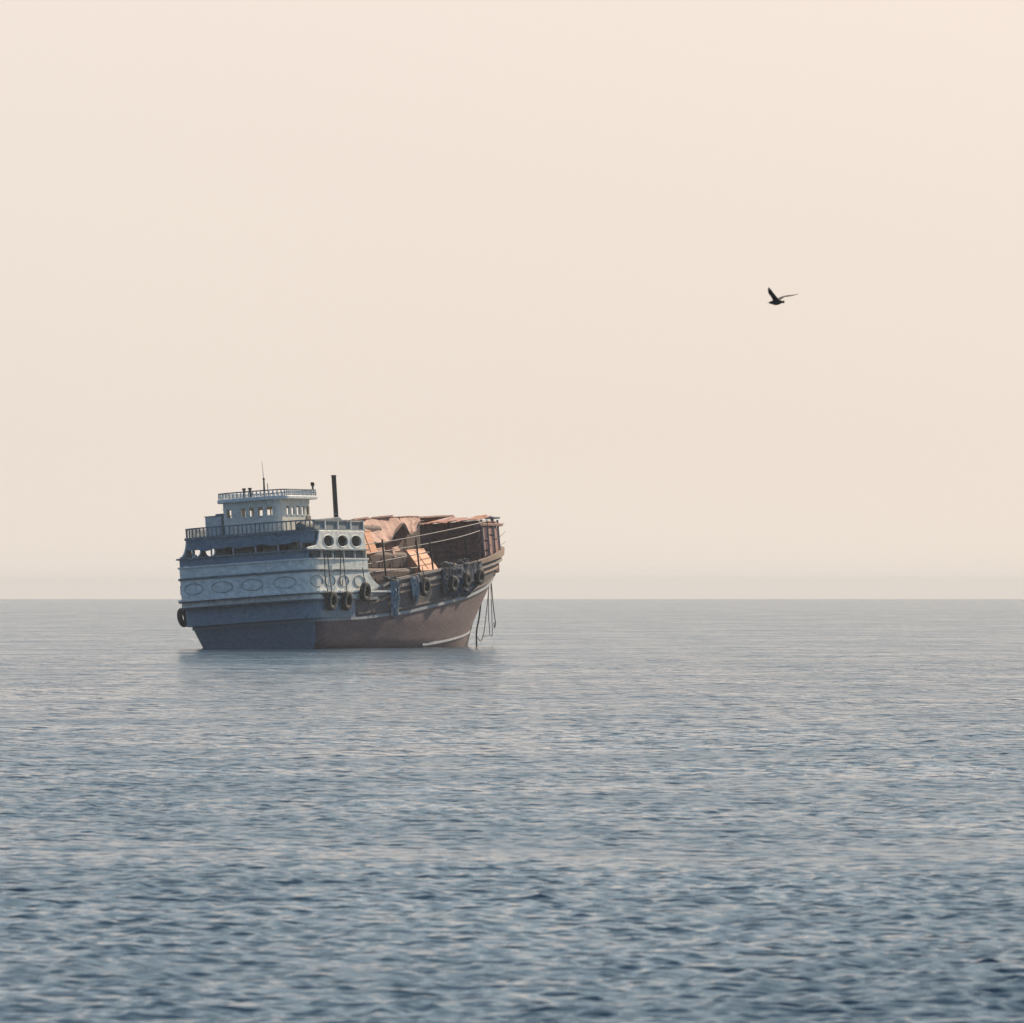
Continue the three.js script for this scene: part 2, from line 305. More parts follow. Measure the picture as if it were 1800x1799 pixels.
  const w2 = hullPath(x => sheerAt(x) - .86, sOfX(6.2, 2.8), .97, 90), g2 = band(w2, p => p.y - .07, p => p.y + .07, .10, .16); part('wale', [g2, mirror(g2)], M.wood, dhow);
  const rim = hullPath(x => sheerAt(x) + .16, .70, 1, 50), rg = band(rim, p => p.y - .28, p => p.y + lerp(0, .14, smooth(26, 35, p.x)), .16, .34, .05); part('bow_rim', [rg, mirror(rg)], M.wood, dhow).userData.label = 'broad tan timber rim round the bow';
  // stem post and stem head
  const prof = []; for (let i = 0; i <= 24; i++) { const y = lerp(-1.6, 7.0, i / 24); prof.push(V(stemX(y) - .06, y, 0)); } prof.push(V(38.5, 8.0, 0));
  const stemShape = new THREE.Shape(); prof.slice(0, 25).forEach((p, i) => i ? stemShape.lineTo(p.x + .14, p.y) : stemShape.moveTo(p.x + .14, p.y)); prof.slice(0, 25).reverse().forEach(p => stemShape.lineTo(p.x - .35, p.y));
  part('stem_post', new THREE.ExtrudeGeometry(stemShape, { depth: .26, bevelEnabled: true, bevelSize: .03, bevelThickness: .03, bevelSegments: 1 }).translate(0, 0, -.13), M.topside, dhow);
  const head = part('stem_head', [bar(V(37.0, 6.2, .55), V(36.95, 9.0, .55), .15, .12, 10)], M.greyWood, dhow);
  part('stem_cap', [rbox(36.4, 37.6, 9.0, 9.14, .2, .9)], M.greyTrim, head);
  // main deck
  const pos = [], idx = []; for (let i = 0; i <= 60; i++) { const s = lerp(.0, .99, i / 60); let y = 3, h; for (let k = 0; k < 4; k++) { h = hullAt(s, y); y = Math.max(2.9, sheerAt(h.x) - 1.0); } h = hullAt(s, y); pos.push(h.x, y, h.z - .02, h.x, y, -h.z + .02); if (i) { const o = 2 * i; idx.push(o - 2, o, o - 1, o - 1, o, o + 1); } }
  const dg = new THREE.BufferGeometry(); dg.setAttribute('position', new THREE.Float32BufferAttribute(pos, 3)); dg.setIndex(idx); dg.computeVertexNormals(); part('main_deck', dg, M.deck, dhow);
  // inner bulwark ceiling
  const bul = surf(x => Math.max(2.9, sheerAt(x) - 1.0), sheerAt, 90, 3); bul.translate(0, 0, -.16); part('bulwark_lining', [bul, mirror(bul)], M.deck, dhow);
}

// ---------------------------------------------------------------- stern gallery
const W = 5.12;
const plan = sternPlan(6.7, 0, 2.25, W, 5), planLen = pathLength(plan);
const planLong = sternPlan(8.9, 0, 2.25, W, 5, 5.25); pathLength(planLong);
{
  // gallery wall; at its fore end the top sweeps down in a concave curve to the wale
  const top = p => p.x > 6.55 ? lerp(5.0, 3.8, Math.pow(smooth(6.55, 8.9, p.x), .35)) : 5.68;
  const fine = resample(planLong, .12);
  const wall = part('gallery_wall', band(fine, 3.42, top, 0, .14, .03), M.white, dhow); wall.userData.label = 'white stern gallery wall with oval panels';
  // oval mouldings
  const oval = (s, wdt, hgt) => {
    const c = onPath(fine, s), pts = [];
    for (let i = 0; i < 28; i++) { const a = i / 28 * 2 * Math.PI, q = onPath(fine, s + wdt * Math.cos(a)); pts.push(V(q.x + q.nx * .03, 4.24 + hgt * Math.sin(a), q.z + q.nz * .03)); }
    return new THREE.TubeGeometry(new THREE.CatmullRomCurve3(pts, true), 40, .034, 5, true);
  };
  pathLength(fine);
  const sOf = (test) => fine.reduce((b, p) => test(p) < test(b) ? p : b).s;
  const starX = x => sOf(p => p.z > 4.6 ? Math.abs(p.x - x) : 99), sternZ = zz => sOf(p => p.x < -1.6 ? Math.abs(p.z - zz) : 99);
  for (const x of [5.1, 2.85, .75, -1.05]) part('oval_moulding', oval(starX(x), .72, .37), M.oval, wall);
  for (const zz of [3.35, .95, -1.35, -3.55]) part('oval_moulding', oval(sternZ(zz), .80, .37), M.oval, wall);
  for (const x of [-1.05, .75, 2.85, 5.1]) part('oval_moulding', oval(sOf(p => p.z < -4.6 ? Math.abs(p.x - x) : 99), .72, .37), M.oval, wall);
  // ledges
  const ledge = (y, h, out, m, pts = plan) => part('ledge', band(resample(pts, .15), y - h / 2, y + h / 2, out, out + .1), m, dhow);
  ledge(3.50, .13, .24, M.whiteTrim, sternPlan(9.3, 0, 2.25, W, 5, 5.3)); ledge(3.40, .07, .20, M.darkTrim, sternPlan(8.9, 0, 2.25, W, 5, 5.28));
  ledge(4.97, .10, .16, M.greyTrim); ledge(4.90, .05, .12, M.darkTrim);
  ledge(5.73, .10, .15, M.whiteTrim); ledge(6.33, .09, .22, M.greyTrim);
  // lower apron between gallery and hull, pale upper strip and dark lower
  const apron = resample(sternPlan(7.5, .1, 2.1, W + .03, 5, 5.34), .15);
  part('apron', band(apron, 3.02, 3.36, .04, .12), M.white, dhow);
  part('ledge', band(apron, 2.92, 3.03, .20, .3), M.darkTrim, dhow);
  const counter = sternPlan(4, .2, 1.75, W - .02, 5, 5.3);
  part('counter', band(resample(counter, .15), 1.75, 2.94, .0, .12, .06), M.transom, dhow).userData.label = 'dark blue grey planking under the stern gallery with haze and shade painted in';
  // gallery deck
  const deckShape = new THREE.Shape(plan.map(p => new THREE.Vector2(p.x, -(p.z) * .985))); part('gallery_deck', new THREE.ExtrudeGeometry(deckShape, { depth: .12, bevelEnabled: false }).rotateX(-Math.PI / 2).translate(0, 5.52, 0), M.deck, dhow);
  // gallery railing: posts between the two ledges
  const rail = part('gallery_railing', band(resample(plan, .2), 6.12, 6.16, -.02, .05), M.greyTrim, dhow);
  const n = 16; for (let i = 0; i <= n; i++) { const p = onPath(plan, planLen * i / n); part('rail_post', [rbox(p.x - .07, p.x + .07, 5.70, 6.30, p.z - .07, p.z + .07, .02).translate(-p.nx * .1, 0, -p.nz * .1)], p.z > 4 && p.x > -2 ? M.whiteTrim : M.greyTrim, rail); }
  // dark sheets along the railing stand in for the dim deck behind
  const cv = resample(plan, .2).filter(p => p.s > 8.2 && p.s < planLen - 7.2); part('rail_shade_sheet', band(cv, 5.80, 6.27, .0, .03), M.canvas, dhow);
  const cs = resample(plan, .2).filter(p => p.x > -1.2 && p.z > 0); part('rail_shade_sheet', band(cs, 5.8, 6.26, -.2, .03), M.darkTrim, dhow);
}
// ---------------------------------------------------------------- side screens with round ports, cabin, valance, upper deck
{
  for (const side of [1, -1]) {
    const s = new THREE.Shape(); s.moveTo(6.75, 6.37); s.lineTo(6.65, 7.62); const tail = side > 0 ? -2.2 : -1.3; s.lineTo(-.25, 7.62); s.quadraticCurveTo(-.45, 6.85, -.9, 6.62); s.quadraticCurveTo(tail + .3, 6.5, tail, 6.48); s.lineTo(tail, 6.37); s.closePath();
    for (const x of [1.05, 3.2, 5.3]) { const h = new THREE.Path(); h.absellipse(x, 6.93, .80, .39, 0, 2 * Math.PI, true); s.holes.push(h); }
    const g = new THREE.ExtrudeGeometry(s, { depth: .09, bevelEnabled: true, bevelSize: .02, bevelThickness: .02, bevelSegments: 1, curveSegments: 20 }).translate(0, 0, side * 5.0 - .045);
    const sc = part('side_screen', g, M.white, dhow); sc.userData.label = 'white side screen with three round ports';
    for (const x of [1.05, 3.2, 5.3]) part('port_rim', new THREE.TorusGeometry(1, .07, 6, 32).scale(.82, .41, .6).translate(x, 6.93, side * 5.0 + side * .06), M.whiteTrim, sc);
  }
  part('cabin_wall', [rbox(.2, 6.2, 5.6, 7.6, -3.0, 3.1)], M.interior, dhow);
  part('added_light_block', [rbox(6.45, 6.58, 5.66, 7.6, -4.9, 4.9, .02)], M.interior, dhow);  // unseen wall added to keep light from the cargo out of the ports
  for (const x of [1.4, 3.6]) part('cabin_door', [rbox(x, x + .8, 5.66, 7.3, 3.08, 3.16, .02)], M.darkTrim, dhow);
  for (const zz of [-1.9, .1, 2.1]) part('cabin_window', [rbox(.12, .22, 6.5, 7.1, zz - .35, zz + .35, .02)], M.darkTrim, dhow);
  // pillars carrying the upper deck round the open stern
  const up = sternPlan(7.0, .3, 1.65, 4.82, 5); pathLength(up); const upLen = up[up.length - 1].s;
  for (let i = 0; i <= 7; i++) { const p = onPath(up, lerp(6.9, upLen - 6.9, i / 7)); part('pillar', [bar(V(p.x - p.nx * .15, 5.6, p.z - p.nz * .15), V(p.x - p.nx * .15, 7.62, p.z - p.nz * .15), .07)], M.interior, dhow); }
  const deckShape = new THREE.Shape(up.map(p => new THREE.Vector2(p.x, -p.z))); part('upper_deck', new THREE.ExtrudeGeometry(deckShape, { depth: .12, bevelEnabled: false }).rotateX(-Math.PI / 2).translate(0, 7.62, 0), M.interior, dhow);
  part('ledge', band(resample(up, .15), 7.60, 7.76, .16, .26), M.greyTrim, dhow);
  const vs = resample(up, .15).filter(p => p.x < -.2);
  part('shade_band', band(vs, (p, i) => 6.86 + .05 * Math.sin(p.s * 2.3) + .04 * Math.sin(p.s * 5.1), 7.6, -.02, .05, .05), M.canvas, dhow).userData.label = 'dark blue band standing in for the shade below the upper deck';  // painted shade: dark strip where the deck overhang darkens the opening
  // upper railing
  const rail = part('upper_railing', band(resample(up, .2), 8.31, 8.40, .06, .16), M.greyTrim, dhow);
  const n = Math.round(upLen / .33);
  for (let i = 0; i <= n; i++) { const s = upLen * i / n, p = onPath(up, s); const solid = p.x > -.4; if (solid && i % 6) continue; const m = solid ? M.whiteTrim : M.greyTrim, r = solid ? .065 : .035; part(solid ? 'rail_post' : 'baluster', [box(p.x - r, p.x + r, 7.76, 8.31, p.z - r, p.z + r)], m, rail); }
  for (const side of [1, -1]) part('rail_panel', [box(-.35, 6.95, 7.78, 8.28, side * 4.76 - .02, side * 4.76 + .02)], M.greyTrim, rail);
  part('rail_panel', [box(6.92, 6.98, 7.78, 8.28, -4.8, 4.8)], M.greyTrim, rail);
}
// ---------------------------------------------------------------- wheelhouse, its roof, mast, funnel
{
  const X0 = -.30, X1 = 4.6, Z = 2.15, Y0 = 7.74, Y1 = 9.98, wy = 9.22, wh = .58;
  const wheelhouse = new THREE.Group(); wheelhouse.name = 'wheelhouse'; wheelhouse.userData.label = 'cream wheelhouse with a row of small windows'; dhow.add(wheelhouse);
  const wallShape = (a, b, wins) => { const s = new THREE.Shape(); s.moveTo(a, Y0); s.lineTo(b, Y0); s.lineTo(b, Y1); s.lineTo(a, Y1); s.closePath(); for (const [c, w] of wins) { const h = new THREE.Path(); h.moveTo(c - w / 2, wy - wh / 2); h.lineTo(c - w / 2, wy + wh / 2); h.lineTo(c + w / 2, wy + wh / 2); h.lineTo(c + w / 2, wy - wh / 2); h.closePath(); s.holes.push(h); } return new THREE.ExtrudeGeometry(s, { depth: .1, bevelEnabled: false }); };
  const sideW = [[.2, .42], [.95, .42], [1.7, .42], [2.5, .42], [3.25, .42], [4.0, .42]], endW = [[-1.6, .36], [-.55, .34], [.1, .34], [.75, .34], [1.45, .42]];
  const c = .35;
  for (const side of [1, -1]) part('wall', wallShape(X0 + c, X1 - c, sideW).translate(0, 0, side * Z - .05), M.cream, wheelhouse);
  part('wall', wallShape(-Z + c, Z - c, endW).rotateY(-Math.PI / 2).translate(X0 + .05, 0, 0), M.cream, wheelhouse);
  part('wall', wallShape(-Z + c, Z - c, [[-1.35, .8], [-.45, .8], [.45, .8], [1.35, .8]]).rotateY(-Math.PI / 2).translate(X1 + .05, 0, 0), M.cream, wheelhouse);
  for (const [x, z, a] of [[X0 + c, Z - c, Math.PI * 1.5], [X0 + c, -Z + c, Math.PI], [X1 - c, Z - c, 0], [X1 - c, -Z + c, Math.PI / 2]]) part('wall', new THREE.CylinderGeometry(c + .04, c + .04, Y1 - Y0, 8, 1, true, a, Math.PI / 2).translate(x, (Y0 + Y1) / 2, z), M.cream, wheelhouse);
  for (const side of [1, -1]) sideW.forEach(([x, w], i) => {
    part('window_head', [box(x - w / 2 - .05, x + w / 2 + .05, wy + wh / 2, wy + wh / 2 + .06, side * Z - .09, side * Z + .09)], M.whiteTrim, wheelhouse);
    part('window_sill', [box(x - w / 2 - .05, x + w / 2 + .05, wy - wh / 2 - .06, wy - wh / 2, side * Z - .09, side * Z + .09)], M.whiteTrim, wheelhouse);
    if (i % 2 === 0) part('window_pane', [box(x - w / 2, x + w / 2, wy - wh / 2, wy + wh / 2, side * Z - .01, side * Z + .01)], M.glass, wheelhouse);
  });
  endW.forEach(([z, w]) => {
    part('window_head', [box(X0 - .09, X0 + .09, wy + wh / 2, wy + wh / 2 + .06, z - w / 2 - .05, z + w / 2 + .05)], M.whiteTrim, wheelhouse);
    part('window_sill', [box(X0 - .09, X0 + .09, wy - wh / 2 - .06, wy - wh / 2, z - w / 2 - .05, z + w / 2 + .05)], M.whiteTrim, wheelhouse);
  });
  part('door', [rbox(3.72, 4.32, 7.8, 8.85, Z + .05, Z + .1, .02)], M.wood, wheelhouse);
  part('console', [rbox(3.6, 4.3, 7.78, 8.9, -1.2, 1.2)], M.wood, wheelhouse);
  // roof with a low balustrade
  const rp = sternPlan(4.75, .5, .95, 2.6, 4, 2.55); rp.push(...[]); pathLength(rp); const L = rp[rp.length - 1].s;
  const roof = part('roof', new THREE.ExtrudeGeometry(new THREE.Shape(rp.map(p => new THREE.Vector2(p.x, -p.z))), { depth: .16, bevelEnabled: true, bevelSize: .05, bevelThickness: .04, bevelSegments: 2 }).rotateX(-Math.PI / 2).translate(0, 10.0, 0), M.whiteTrim, wheelhouse);
  const rail = new THREE.Group(); rail.name = 'roof_balustrade'; dhow.add(rail);
  const ring = resample(rp, .2);
  part('top_rail', [band(ring, 10.56, 10.64, -.02, .1), box(4.65, 4.75, 10.56, 10.64, -2.5, 2.5)], M.greyTrim, rail);
  const n = Math.round(L / .3); for (let i = 0; i <= n; i++) { const p = onPath(rp, L * i / n); const g = new THREE.LatheGeometry([[.03, 0], [.075, .05], [.05, .12], [.085, .22], [.04, .34]].map(q => new THREE.Vector2(q[0], q[1])), 6).translate(p.x - p.nx * .07, 10.21, p.z - p.nz * .07); part('baluster', g, M.whiteTrim, rail); }
  for (let i = 1; i < 16; i++) part('baluster', new THREE.LatheGeometry([[.03, 0], [.075, .05], [.05, .12], [.085, .22], [.04, .34]].map(q => new THREE.Vector2(q[0], q[1])), 6).translate(4.7, 10.21, lerp(-2.45, 2.45, i / 16)), M.whiteTrim, rail);
  // roof fittings
  const lamp = part('signal_lamp', [bar(V(4.55, 10.62, 2.4), V(4.55, 10.9, 2.4), .07), new THREE.SphereGeometry(.14, 10, 8).translate(4.55, 10.98, 2.4)], M.steel, dhow); part('lamp_cap', new THREE.CylinderGeometry(.1, .18, .08, 10).translate(4.55, 11.1, 2.4), M.steel, lamp);
  for (const z of [-1.05, -.6]) { const v = part('roof_vent', bar(V(1.0, 10.15, z), V(1.0, 10.84, z), .10), M.steel, dhow); part('vent_cap', new THREE.CylinderGeometry(.13, .15, .1, 10).translate(1.0, 10.88, z), M.steel, v); }
  const mast = part('mast', bar(V(1.95, 10.15, 0), V(1.98, 11.5, 0), .085, .055), M.steel, dhow); part('whip_antenna', bar(V(1.98, 11.5, 0), V(1.85, 12.75, 0), .022, .012), M.pole, mast); part('mast_truck', new THREE.SphereGeometry(.09, 8, 6).translate(1.98, 11.5, 0), M.steel, mast);
  part('antenna', bar(V(2.42, 10.15, .05), V(2.4, 11.2, .05), .03, .025), M.steel, dhow);
  const fun = part('exhaust_funnel', new THREE.LatheGeometry([[.165, 7.74], [.16, 11.45], [.18, 11.47], [.18, 11.56], [.13, 11.56], [.13, 10.8]].map(q => new THREE.Vector2(q[0], q[1])), 14).translate(5.75, 0, 3.45), M.steel, dhow); fun.userData.label = 'tall thin black exhaust pipe';
  part('funnel_band', new THREE.CylinderGeometry(.18, .18, .06, 14).translate(5.75, 8.9, 3.45), M.greyTrim, fun);
}
// ---------------------------------------------------------------- poles and stanchions along the starboard bulwark, and their port twins
{
  const stan = (x, y1, zo = .2) => { const h = sideAt(x, sheerAt(x)); for (const s of [1, -1]) part('stanchion', bar(V(x, sheerAt(x) - .6, s * (h.z - zo)), V(x - .12, y1, s * (h.z - zo - .12)), .065), M.steel, dhow); };
  stan(15.0, 6.95); stan(17.3, 7.0); stan(9.6, 7.1);
  const poleLine = (pts, r) => part('side_pole', tube(pts.map(p => V(...p)), r, 30, 6), M.pole, dhow);
  poleLine([[7.0, 6.72, 4.6], [11.5, 7.0, 4.62], [18, 7.55, 4.6], [26.2, 8.29, 4.2], [29.5, 8.6, 3.7]], .036);
  poleLine([[7.0, 6.05, 4.6], [15.3, 6.67, 4.6], [23, 7.37, 4.55], [27.2, 7.85, 4.1]], .036);
  poleLine([[7.0, 5.36, 4.8], [14.4, 6.02, 4.8], [17.2, 6.25, 4.8]], .04);
  poleLine([[7.0, 4.79, 4.8], [15.4, 5.2, 4.8]], .04);
  for (const [a, b] of [[[33.0, 7.9, 2.2], [38.3, 8.68, .85]], [[31.5, 6.95, 2.9], [38.3, 8.06, .9]], [[32.5, 6.6, 2.6], [38.0, 7.34, 1.0]]]) poleLine([a, a.map((v, i) => (v + b[i]) / 2), b], .036);
  poleLine([[7.0, 6.72, -4.6], [18, 7.55, -4.6], [29.5, 8.6, -3.6]], .036);
}

// ---------------------------------------------------------------- things lying on the dhow
// upper deck: water tank, tarpaulin over a locker
{
  const t = thing('water_tank', 'pale grey box tank beside the wheelhouse on the upper deck', 'tank', [.6, 7.75, -2.95]);
  part('tank_body', [rbox(-.75, .75, 0, 1.42, -.62, .62, .06)], tex([.48, .50, .50], .3, 2, 2), t); part('lid', [rbox(-.3, .35, 1.42, 1.56, -.05, .55, .05)], M.canvas, t); part('tank_rim', [rbox(-.8, .8, 1.38, 1.43, -.66, .66, .02)], M.greyTrim, t);
  const h = thing('deck_locker', 'low peaked canvas covered locker beside the black exhaust pipe', 'locker', [3.3, 7.75, 3.7]);
  const s = new THREE.Shape(); s.moveTo(-2.3, 0); s.lineTo(2.1, 0); s.lineTo(2.1, .62); s.lineTo(1.6, .86); s.lineTo(-2.3, .62); s.closePath();
  part('cover', new THREE.ExtrudeGeometry(s, { depth: .8, bevelEnabled: true, bevelSize: .04, bevelThickness: .04 }).translate(0, 0, -.4), M.greyTrim, h); part('batten', [box(-2.3, 2.1, .05, .12, .43, .47)], M.darkTrim, h);
  const b = thing('boat_cover', 'dark rounded bundle behind the upper deck railing', 'bundle', [-.2, 7.76, 4.1]);
  const g = new THREE.SphereGeometry(1, 24, 14).scale(1.5, .52, .45); { const p = g.attributes.position; for (let i = 0; i < p.count; i++) { const k = 1 + .18 * fbm(p.getX(i) * 2, p.getY(i) * 3, p.getZ(i) * 3); p.setXYZ(i, p.getX(i) * k, Math.max(0, p.getY(i) * k + .12), p.getZ(i) * k); } g.computeVertexNormals(); } part('bundle', g, M.darkTrim, b);
  for (const [x, z, k, l] of [[-1.2, -3.9, .55, 'pale sack slumped behind the stern rail'], [-.9, -2.6, .5, 'darker sack slumped behind the stern rail']]) { const q = thing('sack', l, 'sack', [x, 5.64, z]); const gg = new THREE.SphereGeometry(1, 18, 12).scale(.7, k, .6); const p = gg.attributes.position; for (let i = 0; i < p.count; i++) { const e = 1 + .25 * fbm(p.getX(i) * 2 + x, p.getY(i) * 2, p.getZ(i) * 2 + z); p.setXYZ(i, p.getX(i) * e, Math.max(-.3, p.getY(i) * e) + .3, p.getZ(i) * e); } gg.computeVertexNormals(); part('sack_body', gg, k > .52 ? M.white : M.interior, q); part('sack_neck', new THREE.CylinderGeometry(.08, .16, .22, 8).translate(0, k + .3, 0), M.interior, q); }
}
// crates: bottom starboard edge at (x, y, z); leaning to port by `lean`, extending inboard by w and up by h
function crate(label, x, y, z, l, h, w, lean, m, yaw = 0, pitch = 0, name = 'crate', group = null) {
  const t = thing(name, label, 'crate', [x, y, z, [-lean, yaw, pitch]], group);
  part('box', [new RoundedBoxGeometry(l, h, w, 2, .04).translate(l / 2, h / 2, -w / 2)], m, t);
  const e = .03;
  for (const yy of [.05, h - .05]) part('batten', [box(.02, l - .02, yy - .04, yy + .04, 0, e)], m, t);
  if (l > 1.9) part('batten', [box(l * .46 - .04, l * .46 + .04, .1, h - .1, 0, e)], m, t);
  return t;
}
{
  // supporting mass under the loose crates
  const mound = (label, x0, x1, y0, y1, z0, z1, m, amp) => {
    const t = thing('covered_cargo', label, 'cargo', [x0, y0, 0]); const L = x1 - x0, H = y1 - y0, g = new RoundedBoxGeometry(L, H, z1 - z0, 6, .25).translate(L / 2, H / 2, (z0 + z1) / 2), p = g.attributes.position;
    for (let i = 0; i < p.count; i++) { const a = p.getX(i) + x0, b = p.getY(i), c = p.getZ(i); if (b > .1) p.setXYZ(i, p.getX(i) + amp * fbm(a * .7, b * .8, c * .7 + 5), b + amp * fbm(a * .6 + 9, b * .6, c * .6), c + amp * fbm(a * .7 + 3, b * .8 + 6, c * .7)); }
    g.computeVertexNormals(); part('tarpaulin', g, m, t);
    for (let i = 1; i < L; i += 1.7) part('lashing', tube([V(i, .1, z1 + .03), V(i, H * .6, z1 + .06), V(i, H + .03, z1 - .3), V(i, H + .05, (z0 + z1) / 2)], .03, 16, 5), M.darkRope, t);
    return t;
  };
  mound('brown tarpaulin covering the low cargo amidships under the leaning crates', 8.0, 22.0, 3.3, 5.2, -3.9, 3.7, M.tarp, .25);
  mound('dark brown mass standing in for the shaded aft face of the tipped crate', 8.2, 16.9, 5.1, 6.35, -3.0, 3.35, M.tarp, .15);  // dark mass added to paint in the shaded aft side of the tipped crate
  mound('brown tarpaulin covering the tall cargo behind the white deckhouse', 9.4, 16.4, 5.15, 8.35, -3.6, 1.7, M.tarp, .25);
  mound('brown tarpaulin covering the raised cargo in the middle of the hold', 16.5, 23.4, 5.15, 8.5, -3.4, 1.3, M.tarp, .25);
  mound('dark brown tarpaulin covering the cargo in front of the bow block', 22.2, 29.6, 4.1, 5.6, -3.6, 3.4, M.tarp, .25);
  // the tall block at the bow: dark covered aft face, plank roof with ragged ends
  const A = thing('bow_cargo_block', 'tall dark brown cargo block at the bow under pale boards', 'cargo', [30.1, 5.0, -.3]);
  { const g = new RoundedBoxGeometry(3.0, 3.7, 5.2, 5, .12).translate(1.5, 1.85, .4), p = g.attributes.position; for (let i = 0; i < p.count; i++) { const a = fbm(p.getX(i) * .8, p.getY(i) * .8, p.getZ(i) * .8); if (p.getY(i) > .1) p.setXYZ(i, p.getX(i) + .2 * a, p.getY(i), p.getZ(i) + .15 * a); } g.computeVertexNormals(); part('tarpaulin', g, M.bowTarp, A); }
  for (const z of [-1.6, -.5, .7, 1.9]) part('lashing', tube([V(-.1, .1, z), V(-.16, 1.4, z + .06), V(-.12, 2.6, z - .05), V(-.1, 3.7, z)], .035, 20, 5), M.darkRope, A);
  for (const y of [1.3, 2.5]) part('seam', tube([V(-.12, y, -2.1), V(-.17, y - .06, -.6), V(-.14, y + .03, .9), V(-.12, y, 2.9)], .04, 24, 5), M.tarp, A);
  for (let i = 0; i < 17; i++) { const z = -2.25 + i * .32, l = rr(2.2, 2.9), q = part('board', new THREE.BoxGeometry(l, .07, .29).translate(l / 2 - .35 - rr(0, .25), 0, 0), i % 3 ? M.pink : M.plyBright, A); q.position.set(0, 3.72 + rr(0, .10), z); q.rotation.set(rr(-.05, .05), rr(-.04, .04), .13 + rr(-.03, .03)); }
  for (const [x, z] of [[.3, 3.14], [1.2, 3.14], [2.2, 3.12], [3.05, 3.1]]) part('post', [bar(V(x, 1.1, z), V(x - .15, 3.75, z), .08)], M.greyWood, A);
  for (const [x0, x1, y0, y1] of [[.35, 1.1, 1.15, 1.5], [.35, 1.15, 1.6, 2.2], [1.3, 2.1, 1.25, 2.6], [2.3, 2.95, 1.3, 2.3], [.35, 1.15, 2.3, 3.2], [1.3, 2.1, 2.7, 3.2], [2.3, 2.95, 2.4, 3.2]]) part('panel', [rbox(x0, x1, y0, y1, 3.05, 3.12, .02)], M.pink, A);
  part('beam', [rbox(-.2, 3.6, 3.3, 3.5, 3.0, 3.2, .03)], M.plyDull, A);
  // leaning crates
  crate('large bright orange plywood crate tipped over on the bulwark amidships', 17.0, 4.98, 4.25, 2.85, 1.85, 3.9, .60, M.plyBright, 0, .04);
  crate('upright bright orange plywood crate next to the white side screen', 9.0, 6.15, 3.95, 1.95, 1.68, 2.2, .30, M.plyBright, 0, .05);
  crate('small dull crate perched on the edge of the tipped crate', 15.9, 6.35, 2.7, 1.5, .36, 1.2, .5, M.ply, .1, .12);
  crate('low orange crate lying between the tipped crate and the upright crate', 12.4, 6.3, 3.1, 1.7, .32, 1.4, .3, M.ply, .05, .06);
  crate('narrow orange crate hung against the dark mass', 14.5, 6.0, 3.42, .55, .7, .5, .2, M.ply, .1, -.05);
  // faded tarpaulin slung over the high cargo, its lower hem pulled into points
  { const t = thing('slung_tarpaulin', 'faded pink brown tarpaulin with pointed hem slung over the high cargo', 'tarpaulin', [0, 0, 0]);
    const hem = [[9.2, 7.35, 3.3], [12.4, 7.1, 2.9], [14.6, 7.0, 2.7], [16.0, 7.22, 2.5], [17.6, 7.75, 2.1], [20.2, 8.5, 1.6], [19.3, 7.6, 2.5], [21.2, 8.0, 2.1], [22.9, 8.66, 1.6], [23.6, 8.7, 1.5]], topE = [[9.2, 8.25, 1.7], [12.4, 8.6, 1.4], [14.6, 8.72, 1.2], [16.5, 8.85, 1.1], [18.2, 8.9, 1.1], [20.4, 8.95, 1.1], [20.6, 8.95, 1.1], [22, 9.0, 1.1], [23.0, 9.0, 1.1], [23.7, 9.0, 1.1]];
    const nu = 90, nv = 14, pos = [], idx = [], pick = (e, u) => { const k = Math.min(e.length - 1.0001, u * (e.length - 1)), i = Math.floor(k), f = k - i; return e[i].map((v, c) => lerp(v, e[i + 1][c], f)); };
    for (let i = 0; i <= nu; i++) for (let j = 0; j <= nv; j++) { const a = pick(topE, i / nu), b = pick(hem, i / nu), v = j / nv, n = .16 * fbm(i * .13, v * 2, 4, 3) - .10 * Math.sin(Math.PI * v); pos.push(lerp(a[0], b[0], v), lerp(a[1], b[1], v) + n, lerp(a[2], b[2], v) + n * .6); if (i && j) { const o = i * (nv + 1) + j; idx.push(o, o - 1, o - nv - 1, o - 1, o - nv - 2, o - nv - 1); } }
    const g = new THREE.BufferGeometry(); g.setAttribute('position', new THREE.Float32BufferAttribute(pos, 3)); g.setIndex(idx); g.computeVertexNormals(); part('cloth', g, M.plyDull, t);
    part('hem_rope', tube(hem.map(p => V(...p)), .04, 120, 5), M.darkRope, t); part('ridge_rope', tube(topE.filter((p, i) => i !== 6).map(p => V(p[0], p[1] + .03, p[2])), .05, 80, 5), M.plyDull, t); }
  // loose sheets on top
  const sheets = [[9.3, 8.2, 1.2, 2.8, 2.2, .06, .1], [12.6, 8.66, .9, 2.6, 2.0, .06, .05], [16.2, 8.82, .6, 3.0, 2.0, .05, -.05], [23.4, 8.9, .5, 3.2, 2.2, .03, .03], [26.4, 9.0, .4, 3.2, 2.2, .02, -.03]];
  const sl = ['loose board at the aft end of the slung tarpaulin', 'loose board in the middle of the slung tarpaulin', 'loose board at the peak of the slung tarpaulin', 'loose pink board between the slung tarpaulin and the bow block', 'loose pink board touching the bow cargo block'];
  sheets.forEach(([x, y, z, l, w, pitch, yaw], i) => { const t = thing('loose_board', sl[i], 'board', [x, y, z, [-.14, yaw, pitch]]); part('sheet', [new THREE.BoxGeometry(l, .06, w).translate(l / 2, 0, -w / 2 + .5)], i > 2 ? M.pink : M.ply, t); part('sheet_edge', [box(0, l, -.06, .05, .5, .56)], M.plyDull, t); });
}
